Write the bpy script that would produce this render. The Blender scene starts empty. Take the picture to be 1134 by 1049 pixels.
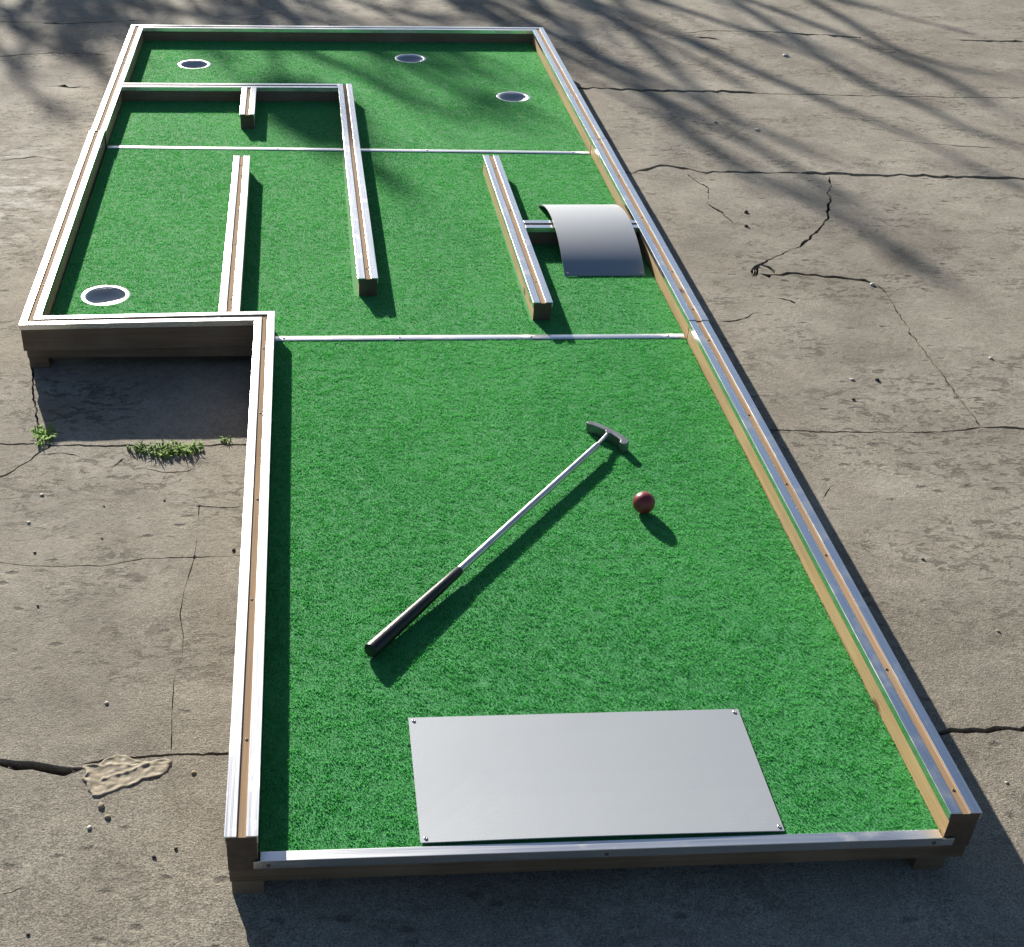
import bpy, bmesh, math, random
import numpy as np
from mathutils import Vector, Matrix, noise
from mathutils.geometry import delaunay_2d_cdt
random.seed(7); rng = np.random.default_rng(7)
C = bpy.context.scene.collection
R = math.radians
S = 1.06                      # course is measured in lane widths; one lane width = 1.06 m
T, H, G = 0.0436*S, 0.0456*S, 0.0691*S     # wall thickness, wall height above turf, ground depth below turf
SUN_AZ, SUN_EL = R(-17.6), R(20.0)         # azimuth from +Y, towards -X

# ------------------------------------------------------------------ materials
class NT:
    def __init__(s, name):
        s.m = bpy.data.materials.new(name); s.m.use_nodes = True
        s.t = s.m.node_tree; s.p = s.t.nodes['Principled BSDF']; s.out = s.t.nodes['Material Output']
    def n(s, kind, **kw):
        o = s.t.nodes.new(kind)
        for k, v in kw.items():
            if k in o.inputs: o.inputs[k].default_value = v
            else: setattr(o, k, v)
        return o
    def l(s, a, b): s.t.links.new(a, b)
    def coord(s, kind='Object', scale=(1, 1, 1), rnd=False):
        c = s.n('ShaderNodeTexCoord'); v = c.outputs[kind]
        if rnd:
            oi = s.n('ShaderNodeObjectInfo'); mu = s.n('ShaderNodeMath', operation='MULTIPLY'); mu.inputs[1].default_value = 37.0
            s.l(oi.outputs['Random'], mu.inputs[0])
            ad = s.n('ShaderNodeVectorMath', operation='ADD'); s.l(v, ad.inputs[0]); s.l(mu.outputs[0], ad.inputs[1]); v = ad.outputs[0]
        mp = s.n('ShaderNodeMapping'); mp.inputs['Scale'].default_value = scale; s.l(v, mp.inputs['Vector'])
        return mp.outputs['Vector']
    def noise(s, vec, scale, detail=4, rough=.55, dist=0.0):
        o = s.n('ShaderNodeTexNoise'); o.inputs['Scale'].default_value = scale; o.inputs['Detail'].default_value = detail
        o.inputs['Roughness'].default_value = rough; o.inputs['Distortion'].default_value = dist
        s.l(vec, o.inputs['Vector']); return o.outputs['Fac']
    def voro(s, vec, scale, feature='F1', out='Distance'):
        o = s.n('ShaderNodeTexVoronoi', feature=feature); o.inputs['Scale'].default_value = scale
        s.l(vec, o.inputs['Vector']); return o.outputs[out]
    def ramp(s, fac, stops):
        o = s.n('ShaderNodeValToRGB'); e = o.color_ramp.elements
        while len(e) < len(stops): e.new(.5)
        for el, (p, c) in zip(e, stops):
            el.position = p; el.color = (*c, 1) if len(c) == 3 else c
        s.l(fac, o.inputs['Fac']); return o.outputs['Color']
    def g(s, fac, a, b, lo=0., hi=1.):
        o = s.n('ShaderNodeMapRange'); o.inputs['From Min'].default_value = a; o.inputs['From Max'].default_value = b
        o.inputs['To Min'].default_value = lo; o.inputs['To Max'].default_value = hi; s.l(fac, o.inputs['Value']); return o.outputs['Result']
    def mix(s, fac, a, b, mode='MIX'):
        o = s.n('ShaderNodeMix', data_type='RGBA', blend_type=mode)
        for sock, v in ((o.inputs['Factor'], fac), (o.inputs['A'], a), (o.inputs['B'], b)):
            if isinstance(v, (int, float)): sock.default_value = v
            elif isinstance(v, tuple): sock.default_value = (*v, 1)
            else: s.l(v, sock)
        return o.outputs['Result']
    def math(s, op, a, b):
        o = s.n('ShaderNodeMath', operation=op)
        for i, v in enumerate((a, b)):
            if isinstance(v, (int, float)): o.inputs[i].default_value = v
            else: s.l(v, o.inputs[i])
        return o.outputs[0]
    def bump(s, h, dist, strength=1.0, prev=None):
        o = s.n('ShaderNodeBump'); o.inputs['Distance'].default_value = dist; o.inputs['Strength'].default_value = strength
        s.l(h, o.inputs['Height'])
        if prev is not None: s.l(prev, o.inputs['Normal'])
        return o.outputs['Normal']
    def set(s, **kw):
        for k, v in kw.items():
            k = k.replace('_', ' ')
            if isinstance(v, (int, float)): s.p.inputs[k].default_value = v
            elif isinstance(v, tuple): s.p.inputs[k].default_value = (*v, 1)
            else: s.l(v, s.p.inputs[k])
        return s.m

def m_concrete():
    k = NT('concrete'); v = k.coord()
    big = k.noise(v, 1.6, 5, .6, .6); mid = k.noise(v, 9, 5, .62, .4); fine = k.noise(v, 90, 4, .7); grit = k.noise(v, 330, 3, .8)
    worn = k.g(k.noise(v, 3.1, 6, .65, .8), .44, .60)                    # where the cement skin is worn off
    # coarse aggregate shows towards the tee end
    sep = k.n('ShaderNodeSeparateXYZ'); k.l(v, sep.inputs[0])
    near = k.g(sep.outputs['Y'], .9, .1)
    worn = k.math('MAXIMUM', k.math('MULTIPLY', worn, .75), near)
    base = k.ramp(k.math('ADD', k.math('MULTIPLY', big, .6), k.math('MULTIPLY', mid, .4)),
                  [(.34, (.21, .188, .150)), (.50, (.295, .27, .222)), (.66, (.385, .357, .300))])
    speck = k.ramp(grit, [(.32, (.35, .34, .33)), (.5, (1, 1, 1)), (.66, (1.6, 1.56, 1.48))])
    base = k.mix(k.g(worn, 0, 1, .35, .95), base, speck, 'MULTIPLY')
    mott = k.ramp(fine, [(.34, (.70, .69, .68)), (.52, (1, 1, 1)), (.7, (1.12, 1.11, 1.09))])
    base = k.mix(.7, base, mott, 'MULTIPLY')
    # dark pits in the skin, stretched a little across the slabs
    vs = k.coord(scale=(.55, 1, 1)); pit = k.voro(vs, 26); pm = k.noise(v, 4.5, 3)
    pits = k.math('MULTIPLY', k.g(k.math('ADD', pit, k.math('MULTIPLY', fine, .35)), .38, .26), k.g(pm, .46, .58))
    base = k.mix(k.math('MULTIPLY', pits, .6), base, (.085, .072, .058))
    # flaked patches: dark ragged streaks where the skin has scaled off
    vf = k.coord(scale=(.62, 1, 1)); fl = k.noise(vf, 46, 6, .75, .5); fm = k.noise(vf, 3.7, 4, .6, .5)
    flake = k.math('MULTIPLY', k.math('MULTIPLY', k.g(fl, .535, .585), k.g(fm, .45, .58)), k.g(near, 0, 1, 1, .4))
    base = k.mix(k.math('MULTIPLY', flake, .68), base, (.105, .085, .065))
    # ragged pale patch beside the far left wall
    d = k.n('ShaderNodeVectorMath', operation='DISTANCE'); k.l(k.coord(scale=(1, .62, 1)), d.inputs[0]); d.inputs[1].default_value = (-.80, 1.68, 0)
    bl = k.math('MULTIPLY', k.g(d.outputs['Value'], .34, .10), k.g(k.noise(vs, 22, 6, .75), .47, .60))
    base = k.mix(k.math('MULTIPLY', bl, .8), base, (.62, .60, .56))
    at = k.n('ShaderNodeAttribute', attribute_name='soil'); base = k.mix(at.outputs['Fac'], base, (.030, .025, .020))
    nb = k.bump(mid, .003, .25); nb = k.bump(k.noise(v, 45, 4, .7), .0012, .4, nb); nb = k.bump(k.noise(v, 120, 5, .75), .0026, .75, nb)
    nb = k.bump(k.math('MULTIPLY', pits, -1.0), .003, .8, nb); nb = k.bump(k.math('MULTIPLY', flake, -1.0), .002, .8, nb)
    gs = k.n('ShaderNodeMath', operation='MULTIPLY'); k.l(grit, gs.inputs[0]); k.l(k.g(worn, 0, 1, .35, 1.0), gs.inputs[1])
    nb = k.bump(gs.outputs[0], .0030, .8, nb)
    k.p.inputs['Specular IOR Level'].default_value = .3
    return k.set(Base_Color=base, Roughness=.88, Normal=nb)

def m_turf(blade):
    k = NT('turf_blade' if blade else 'turf_backing'); v = k.coord()
    if blade:
        at = k.n('ShaderNodeAttribute', attribute_name='tint')
        col = k.ramp(at.outputs['Fac'], [(0, (.044, .265, .074)), (.5, (.072, .385, .112)), (1, (.135, .50, .170))])
        k.p.inputs['Specular IOR Level'].default_value = .12
        mt = k.set(Base_Color=col, Roughness=.6)
        tr = k.n('ShaderNodeBsdfTranslucent'); k.l(k.mix(1.0, col, (1.15, 1.25, .9), 'MULTIPLY'), tr.inputs['Color'])
        mx = k.n('ShaderNodeMixShader'); mx.inputs[0].default_value = .42
        k.l(k.p.outputs[0], mx.inputs[1]); k.l(tr.outputs[0], mx.inputs[2]); k.l(mx.outputs[0], k.out.inputs['Surface'])
        return mt
    f = k.noise(v, 260, 3, .7)
    return k.set(Base_Color=k.ramp(f, [(.3, (.045, .26, .075)), (.7, (.065, .35, .105))]), Roughness=.9, Normal=k.bump(f, .002))

def m_wood(name, dark, light, spec=.4, rough=.62):
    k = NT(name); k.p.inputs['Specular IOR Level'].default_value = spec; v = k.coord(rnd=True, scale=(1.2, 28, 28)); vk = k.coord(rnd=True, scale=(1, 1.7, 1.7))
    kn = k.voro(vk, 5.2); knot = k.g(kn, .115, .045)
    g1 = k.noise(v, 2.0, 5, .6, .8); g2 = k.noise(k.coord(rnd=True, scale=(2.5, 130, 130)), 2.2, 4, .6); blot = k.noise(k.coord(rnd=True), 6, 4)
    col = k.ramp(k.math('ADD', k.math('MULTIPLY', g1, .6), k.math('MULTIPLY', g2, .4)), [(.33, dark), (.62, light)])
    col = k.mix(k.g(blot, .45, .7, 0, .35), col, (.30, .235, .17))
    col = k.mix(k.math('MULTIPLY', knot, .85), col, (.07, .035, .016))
    return k.set(Base_Color=col, Roughness=rough, Normal=k.bump(g2, .0012, .6))

def m_alu(name, base=(.86, .87, .88), r0=.22, r1=.32):
    k = NT(name); v = k.coord(rnd=True, scale=(1.5, 160, 160)); s1 = k.noise(v, 3, 4, .6); s2 = k.noise(k.coord(rnd=True), 14, 5, .65)
    dirt = k.g(s2, .54, .72)
    col = k.mix(k.math('MULTIPLY', dirt, .45), base, (.50, .47, .43))
    ro = k.math('ADD', k.g(s1, .3, .7, r0, r1), k.math('MULTIPLY', dirt, .15))
    nb = k.bump(s1, .0002, .5); nb = k.bump(k.noise(k.coord(rnd=True), 7, 2), .003, .06, nb)
    return k.set(Base_Color=col, Metallic=1.0, Roughness=ro, Normal=nb)

def m_sheet(name='brushed_sheet', c1=(.40, .43, .46), c2=(.355, .375, .40), met=.3, r0=.48):
    k = NT(name); v = k.coord(scale=(40, 2, 2)); s1 = k.noise(k.coord(scale=(3, 260, 260)), 2, 3); s2 = k.noise(k.coord(), 5, 5, .6)
    f = k.noise(k.coord(), 420, 2)
    col = k.mix(k.g(s2, .45, .75, 0, .35), c1, c2)
    return k.set(Base_Color=col, Metallic=met, Roughness=k.g(s2, .3, .7, r0, r0+.06), Normal=k.bump(f, .00025, .5, k.bump(s1, .00012, .35)))

def m_plain(name, col, rough, metal=0.0, bump=.0004, sc=220, var=.25, coat=0.):
    k = NT(name); f = k.noise(k.coord(rnd=True), sc, 4, .6); b = k.noise(k.coord(rnd=True), sc*.12, 3)
    c2 = tuple(min(1, x*(1-var)) for x in col)
    k.p.inputs['Coat Weight'].default_value = coat
    return k.set(Base_Color=k.mix(k.g(b, .3, .7), c2, col), Roughness=k.g(f, .3, .7, rough*.85, min(1, rough*1.15)), Metallic=metal, Normal=k.bump(f, bump, .6))

M = dict(concrete=m_concrete(), blade=m_turf(True), backing=m_turf(False),
         wood=m_wood('pine_wood', (.36, .21, .095), (.56, .38, .205)),
         cap=m_wood('weathered_wood', (.25, .16, .09), (.42, .29, .18), .12, .85), shaded=m_wood('shaded_wood', (.115, .075, .045), (.20, .135, .085)), endg_shaded=m_wood('end_grain_shaded', (.055, .038, .026), (.10, .07, .048)),  # cross walls: pine with shade in its colour; ends: dark grain plus painted shade
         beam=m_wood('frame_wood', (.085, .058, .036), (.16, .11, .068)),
         alu=m_alu('aluminium_edging'), strip=m_alu('aluminium_strip', (.90, .90, .90), .28, .38), sheet=m_sheet(), curved=m_sheet('curved_sheet', (.38, .405, .44), (.345, .365, .395), .62, .54),
         rim=m_alu('cup_rim', (.84, .84, .84), .28, .4), bowl=m_plain('cup_bowl', (.52, .52, .52), .45, .5, .0003, 160, .15),
         screw=m_plain('screw_steel', (.16, .13, .11), .5, .8), bright=m_plain('screw_zinc', (.62, .62, .62), .32, 1.0),
         chrome=m_plain('chrome_shaft', (.82, .80, .78), .32, 1.0, .0001), head=m_plain('cast_head', (.26, .275, .285), .42, .8, .0003, 300),
         rubber=m_plain('grip_rubber', (.016, .016, .018), .38, 0, .0006, 420, .3),
         ball=m_plain('ball_red', (.27, .036, .042), .40, 0, .0003, 90, .35),
         mortar=m_plain('dried_mortar', (.37, .315, .225), .8, 0, .002, 90, .3),
         pebble=m_plain('pebble_pale', (.62, .58, .52), .7), clod=m_plain('pebble_dark', (.09, .075, .06), .9),
         stone=m_plain('pebble_tan', (.36, .29, .20), .8), bark=m_plain('bark', (.10, .075, .055), .9, 0, .004, 40, .4),
         grass=m_plain('grass_blade', (.26, .46, .06), .8, 0, .0002, 90, .75), leaf=m_plain('tree_leaf', (.07, .11, .03), .6))

# ------------------------------------------------------------------ mesh helpers
def mesh(name, V, F, mat, parent=None, smooth=False, loc=None):
    me = bpy.data.meshes.new(name); me.from_pydata([tuple(map(float, v)) for v in V], [], F); me.update()
    bm = bmesh.new(); bm.from_mesh(me); bmesh.ops.recalc_face_normals(bm, faces=bm.faces); bm.to_mesh(me); bm.free()
    for m in (mat if isinstance(mat, (list, tuple)) else [mat]): me.materials.append(m)
    if smooth: me.polygons.foreach_set('use_smooth', [True]*len(me.polygons))
    o = bpy.data.objects.new(name, me); C.objects.link(o)
    if parent: o.parent = parent
    if loc is not None: o.location = loc
    return o
def tag(o, label, cat, group=None):
    o['label'] = label; o['category'] = cat
    if group: o['group'] = group
    return o
def thing(name, label, cat, loc=(0, 0, 0), group=None):
    o = bpy.data.objects.new(name, None); C.objects.link(o); o.location = loc; o.empty_display_size = .1
    return tag(o, label, cat, group)
def bevel(o, w, seg=2):
    b = o.modifiers.new('bevel', 'BEVEL'); b.width = w; b.segments = seg; b.limit_method = 'ANGLE'; b.angle_limit = R(40)
    b.harden_normals = False; return o
def box(V, F, x0, x1, y0, y1, z0, z1):
    b = len(V); V += [(x, y, z) for z in (z0, z1) for y in (y0, y1) for x in (x0, x1)]
    F += [(b, b+2, b+3, b+1), (b+4, b+5, b+7, b+6), (b, b+1, b+5, b+4), (b+2, b+6, b+7, b+3), (b, b+4, b+6, b+2), (b+1, b+3, b+7, b+5)]
def tube(V, F, pts, rad, n=8, cap=True):
    pts = [Vector(p) for p in pts]; b = len(V); up = None
    for i, p in enumerate(pts):
        d = (pts[min(i+1, len(pts)-1)]-pts[max(i-1, 0)]).normalized()
        if up is None: up = d.orthogonal().normalized()
        up = (up - d*up.dot(d)).normalized(); q = d.cross(up)
        for j in range(n):
            a = 2*math.pi*j/n; V.append(tuple(p + (up*math.cos(a)+q*math.sin(a))*rad[i]))
    for i in range(len(pts)-1):
        for j in range(n):
            F.append((b+i*n+j, b+i*n+(j+1) % n, b+(i+1)*n+(j+1) % n, b+(i+1)*n+j))
    if cap:
        F.append(tuple(b+j for j in range(n))[::-1]); e = b+(len(pts)-1)*n; F.append(tuple(e+j for j in range(n)))
def lathe(V, F, prof, n=40, cap0=False):
    b = len(V)
    for r, z in prof:
        for j in range(n):
            a = 2*math.pi*j/n; V.append((r*math.cos(a), r*math.sin(a), z))
    for i in range(len(prof)-1):
        for j in range(n): F.append((b+i*n+j, b+i*n+(j+1) % n, b+(i+1)*n+(j+1) % n, b+(i+1)*n+j))
    if cap0: F.append(tuple(b+(len(prof)-1)*n+j for j in range(n)))
def screw_head(parent, p, r=.004, mat='screw', name='screw'):
    V, F = [], []; lathe(V, F, [(r, -.0008), (r, .0003), (r*.82, .0011), (r*.45, .0014), (r*.28, .0006), (.00005, .0005)], 12)
    return mesh(name, V, F, M[mat], parent, True, p)

# ------------------------------------------------------------------ the course
course = thing('minigolf_course', 'long L-shaped mini golf lane with green turf and aluminium-edged wooden walls lying on the concrete', 'minigolf course')

def wall(name, a0, a1, b0, b1, zb=-.020, screws=(), nseg=14, timber='wood', end0=.0006, end1=.0006, warp=.0006):
    """a0->a1 one top edge, b0->b1 the other (lane units); origin at a0, local x along the wall"""
    A0, A1, B0, B1 = [Vector((p[0]*S, p[1]*S)) for p in (a0, a1, b0, b1)]
    d = (A1-A0).normalized(); ang = math.atan2(d.y, d.x); L = (A1-A0).length
    def loc(p): q = p-A0; return Vector((q.dot(d), -q.x*d.y+q.y*d.x))
    c0, c1, e0, e1 = loc(A0), loc(A1), loc(B0), loc(B1)
    sd = random.random()*100
    def sweep(prof, in0, in1, wob=0.):
        V, F = [], []; n = len(prof)
        for i in range(nseg+1):
            t = i/nseg; tt = t
            if i == 0: tt = in0/L
            if i == nseg: tt = 1-in1/L
            pa = c0.lerp(c1, tt); pb = e0.lerp(e1, tt)
            dz = warp*noise.noise(Vector((sd, pa.x*2.2, 0))); dy = warp*noise.noise(Vector((sd+9, pa.x*1.7, 3)))
            if i in (0, nseg): dz = dy = 0
            for u, z in prof:
                q = pa.lerp(pb, u); V.append((q.x, q.y+dy, z+dz))
        for i in range(nseg):
            for j in range(n): F.append((i*n+j, i*n+(j+1) % n, (i+1)*n+(j+1) % n, (i+1)*n+j))
        F += [tuple(range(n))[::-1], tuple(nseg*n+j for j in range(n))]
        return V, F
    du, th, fl = .045, .0021, .0135
    V, F = sweep([(du+.006, zb), (du+.006, H-th-.0003), (.37, H-th-.0003), (.375, H-.0030), (.625, H-.0030), (.63, H-th-.0003), (1-du-.006, H-th-.0003), (1-du-.006, zb)], end0, end1)
    o = mesh(name, V, F, [M[timber], M['cap'], M['endg_shaded']], course)
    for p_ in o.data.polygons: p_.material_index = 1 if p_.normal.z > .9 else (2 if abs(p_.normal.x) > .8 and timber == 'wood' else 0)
    o.location = (A0.x, A0.y, 0); o.rotation_euler = (0, 0, ang); bevel(o, .0008, 2)
    for prof in ([(0, H), (.36, H), (.36, H-th), (du, H-th), (du, H-fl), (0, H-fl)], [(1, H), (.64, H), (.64, H-th), (1-du, H-th), (1-du, H-fl), (1, H-fl)]):
        V, F = sweep(prof, 0, 0); e = mesh('edging', V, F, M['alu'], o); bevel(e, .0005, 2)
    for s in screws:
        q = c0.lerp(c1, s).lerp(e0.lerp(e1, s), .5); screw_head(o, (q.x, q.y+random.uniform(-.002, .002), H-.0031), .0027)
    return o
t = .0436
# outer walls, each section as it stands (sections sit a few mm out of line with each other)
wall('side_wall', (0, 0), (0, 1.486), (t, 0), (t, 1.532), -.0195, (.12, .33, .52, .72, .9), 20)
wall('side_wall', (0, 1.486), (-.5035, 1.472), (t, 1.532), (-.462, 1.515), -.0195, (.2, .82), 8, 'shaded')
wall('side_wall', (-.5035, 1.472), (-.5115, 2.736), (-.462, 1.515), (-.4675, 2.735), -.0195, (.15, .42, .7, .97), 16)
wall('side_wall', (-.5080, 2.7385), (-.507, 3.906), (-.4640, 2.7375), (-.461, 3.862), -.0195, (.03, .3, .6, .9), 14)
wall('end_wall', (-.507, 3.906), (.998, 3.906), (-.461, 3.862), (.953, 3.862), -.0195, (.1, .3, .5, .7, .9), 18, 'shaded')
wall('side_wall', (1.0, 0), (1.0015, 1.4662), (.9565, 0), (.9582, 1.4662), -.0195, (.03, .2, .4, .55, .72, .94), 20)
wall('side_wall', (1.0035, 1.4712), (1.0015, 2.676), (.9590, 1.4712), (.9565, 2.676), -.0195, (.05, .22, .5, .75, .96), 16)
wall('side_wall', (1.0005, 2.6785), (.998, 3.906), (.956, 2.6785), (.953, 3.862), -.0195, (.04, .3, .6, .9), 14)
# dividers on the turf
wall('divider_wall', (-.4645, 3.203), (.2225, 3.203), (-.4645, 3.160), (.2255, 3.160), .0, (.2, .5), 10, 'shaded')
wall('divider_wall', (.2228, 3.203), (.2333, 1.701), (.2675, 3.203), (.2805, 1.702), .0, (.06, .3, .5, .72, .96), 18)
wall('divider_wall', (-.0825, 3.1595), (-.082, 2.891), (-.0375, 3.1595), (-.0370, 2.891), .0, (.2, .85), 6)
wall('divider_wall', (-.0845, 2.527), (-.0800, 1.5290), (-.0395, 2.528), (-.0335, 1.5305), .0, (.07, .15, .4, .62, .93), 14)
wall('divider_wall', (.6195, 2.533), (.6245, 1.566), (.6645, 2.532), (.6695, 1.567), .0, (.1, .42, .88), 14)
wall('divider_wall', (.6685, 2.050), (.9578, 2.049), (.6687, 2.001), (.9579, 2.000), .0, (.06, .93), 6, 'shaded')

# frame beams under the walls, set 2 mm behind the wall faces; feet
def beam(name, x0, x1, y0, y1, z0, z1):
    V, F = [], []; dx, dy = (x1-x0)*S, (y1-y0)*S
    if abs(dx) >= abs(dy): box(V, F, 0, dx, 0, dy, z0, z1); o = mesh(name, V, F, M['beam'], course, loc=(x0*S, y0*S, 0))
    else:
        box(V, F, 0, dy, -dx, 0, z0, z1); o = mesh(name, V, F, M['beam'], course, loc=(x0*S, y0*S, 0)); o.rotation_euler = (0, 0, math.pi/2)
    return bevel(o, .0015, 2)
zb0, zb1 = -.0455, -.0198
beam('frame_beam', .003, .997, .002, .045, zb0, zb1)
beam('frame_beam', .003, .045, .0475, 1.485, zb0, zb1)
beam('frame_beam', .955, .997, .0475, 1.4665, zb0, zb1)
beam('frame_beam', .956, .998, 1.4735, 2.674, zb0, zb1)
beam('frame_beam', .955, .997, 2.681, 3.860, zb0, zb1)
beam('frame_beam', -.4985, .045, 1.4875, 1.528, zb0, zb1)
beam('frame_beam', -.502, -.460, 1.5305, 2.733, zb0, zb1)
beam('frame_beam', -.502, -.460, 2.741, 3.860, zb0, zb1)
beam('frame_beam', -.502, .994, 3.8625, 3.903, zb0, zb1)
for x, y in ((.005, .004), (.935, .006), (-.4965, 1.4895), (.945, 1.40), (.945, 1.50), (.945, 2.62), (.945, 3.84), (-.495, 2.66), (-.495, 3.84)):
    V, F = [], []; box(V, F, 0, .045, 0, .045, -G-.004, zb0); bevel(mesh('foot', V, F, M['beam'], course, loc=(x*S, y*S, 0)), .001, 1)
# aluminium front sill
V, F = [], []
prof = [(-.0045, .0032), (-.0045, -.0125), (-.0025, -.0125), (-.0025, .0012), (.0125, .0012), (.0125, .0032)]
xa, xb = .0445*S, .9555*S
for x in (xa, xb): V += [(x, y, z) for y, z in prof]
F = [tuple(range(6))[::-1], tuple(range(6, 12))]+[(j, (j+1) % 6, 6+(j+1) % 6, 6+j) for j in range(6)]
b = len(V); box(V, F, .036*S, xa-.0003, -.0045, -.0025, -.0125, .0012)
box(V, F, xb+.0003, .972*S, -.0045, -.0025, -.0125, .0012)
sill = bevel(mesh('front_sill', V, F, M['strip'], course), .0005, 2)
for x in (.055, .5, .945):
    s = screw_head(sill, (x*S, -.0046, -.006), .0032, 'screw'); s.rotation_euler = (R(90), 0, 0)
# strips over the joints between the three turf panels
def joint_strip(p, q, w, scr):
    p, q = Vector(p)*S, Vector(q)*S; d = (q-p); ang = math.atan2(d.y, d.x); L = d.length
    V, F = [], []; n = 24; w *= S
    for i in range(n+1):
        x = L*i/n; dz = .0006*noise.noise(Vector((x*3, ang*100, 5)))
        V += [(x, -w/2, .0012+dz), (x, -w*.44, .0022+dz), (x, 0, .0024+dz), (x, w*.44, .0022+dz), (x, w/2, .0012+dz)]
    for i in range(n):
        for j in range(4): F.append((i*5+j, i*5+j+1, i*5+j+6, i*5+j+5))
    o = mesh('joint_strip', V, F, M['strip'], course, True, (p.x, p.y, 0)); o.rotation_euler = (0, 0, ang)
    for s in scr: screw_head(o, (L*s, 0, .0026), .0032, 'bright')
joint_strip((.044, 1.4850), (.957, 1.4815), .0225, (.02, .3, .62, .96))
joint_strip((-.462, 2.7275), (.956, 2.679), .0220, (.03, .35, .66, .965))

# cups
CUPS = [(-.3515, 1.716), (-.2622, 3.5745), (.4909, 3.6600), (.8008, 3.2233)]
RO, RI = .0570*S, .0450*S
for cx, cy in CUPS:
    V, F = [], []; lathe(V, F, [(RI+.0008, -.0035), (RI*.97, -.0075), (RI*.86, -.0120), (RI*.68, -.0158), (RI*.42, -.0182), (RI*.18, -.0192), (.0001, -.0194)], 48)
    cup = mesh('cup', V, F, M['bowl'], course, True, (cx*S, cy*S, 0))
    V, F = [], []; lathe(V, F, [(RO-.0006, -.011), (RO-.0006, -.0012), (RO-.0016, -.0002), (RI+.003, -.0010), (RI, -.0022), (RI, -.006), (RI+.0025, -.007)], 48)
    mesh('rim', V, F, M['rim'], cup, True)
# tee plate
V, F = [], []
x0, x1, y0, y1 = .2545*S, .7465*S, .0165*S, .2578*S
nx, ny = 12, 6
def plate_z(u, v): return .0040+.0022*(1-v)**2*math.sin(math.pi*u)+.0012*(1-v)**3 + .0002*noise.noise(Vector((u*4, v*3, 2)))
for k_ in (0, 1):
    for j in range(ny+1):
        for i in range(nx+1):
            u, v = i/nx, j/ny; sk = -.0018*(1-v)*0
            V.append((x0+(x1-x0)*u - (.0022 if u == 1 else 0)*(1-v), y0+(y1-y0)*v, plate_z(u, v)-(.0018 if k_ else 0)))
N = (nx+1)*(ny+1)
for j in range(ny):
    for i in range(nx):
        a = j*(nx+1)+i; F += [(a, a+1, a+nx+2, a+nx+1), (N+a, N+a+nx+1, N+a+nx+2, N+a+1)]
per = [i for i in range(nx)]+[j*(nx+1)+nx for j in range(ny)]+[ny*(nx+1)+i for i in range(nx, 0, -1)]+[j*(nx+1) for j in range(ny, 0, -1)]
for a, b in zip(per, per[1:]+per[:1]): F.append((a, N+a, N+b, b))
plate = mesh('tee_plate', V, F, M['sheet'], course)
for u, v in ((.015, .03), (.985, .03), (.015, .97), (.985, .97)):
    screw_head(plate, (x0+(x1-x0)*u, y0+(y1-y0)*v, plate_z(u, v)+.0004), .0030, 'bright')
# arched ramp over the cross wall
V, F = [], []; n = 40
ya, yb, sag = 1.805*S, 2.262*S, .0535*S
c = (yb-ya)/2; Rr = (c*c+sag*sag)/(2*sag); am = math.asin(c/Rr)
for k_ in (0, 1):
    for i in range(n+1):
        a = -am+2*am*i/n; r = Rr-(.0018 if k_ else 0)
        y = (ya+yb)/2+r*math.sin(a); z = r*math.cos(a)-(Rr-sag)+.0022
        for x in (.7395*S, .9385*S): V.append((x+.0015*(i/n-.5), y, z))
N = 2*(n+1)
for i in range(n):
    a = 2*i; F += [(a, a+1, a+3, a+2), (N+a, N+a+2, N+a+3, N+a+1), (a, a+2, N+a+2, N+a), (a+1, N+a+1, N+a+3, a+3)]
F += [(0, N, N+1, 1), (2*n, 2*n+1, N+2*n+1, N+2*n)]
ramp = mesh('ramp', V, F, M['curved'], course)
ramp.data.polygons.foreach_set('use_smooth', [True]*len(ramp.data.polygons)); ramp.data.set_sharp_from_angle(angle=R(35))
for x in (.748, .930): screw_head(ramp, (x*S, 1.814*S, .0064), .0042, 'bright')

# turf: a thick backing sheet with cup holes, covered with short leaning fibres
def inpoly(x, y, P):
    c_ = np.zeros(x.shape, bool); j = len(P)-1
    for i in range(len(P)):
        xi, yi = P[i]; xj, yj = P[j]
        if yi != yj: c_ ^= ((yi > y) != (yj > y)) & (x < (xj-xi)*(y-yi)/(yj-yi)+xi)
        j = i
    return c_
BLOCK = [(-.082, -.037, 1.5, 2.527), (.2225, .2805, 1.702, 3.2), (-.47, .27, 3.16, 3.203), (-.082, -.037, 2.89, 3.17),
         (.6195, .6695, 1.566, 2.533), (.666, .96, 2.0, 2.05), (.2545, .7455, .0165, .258)]
def pnoise(x, y, sc, seed):
    r = np.random.default_rng(seed); g = r.random((257, 257)); X = (x*sc) % 256; Y = (y*sc) % 256
    i, j = X.astype(int), Y.astype(int); fx, fy = X-i, Y-j; fx = fx*fx*(3-2*fx); fy = fy*fy*(3-2*fy)
    return (g[i, j]*(1-fx)+g[i+1, j]*fx)*(1-fy)+(g[i, j+1]*(1-fx)+g[i+1, j+1]*fx)*fy
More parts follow.
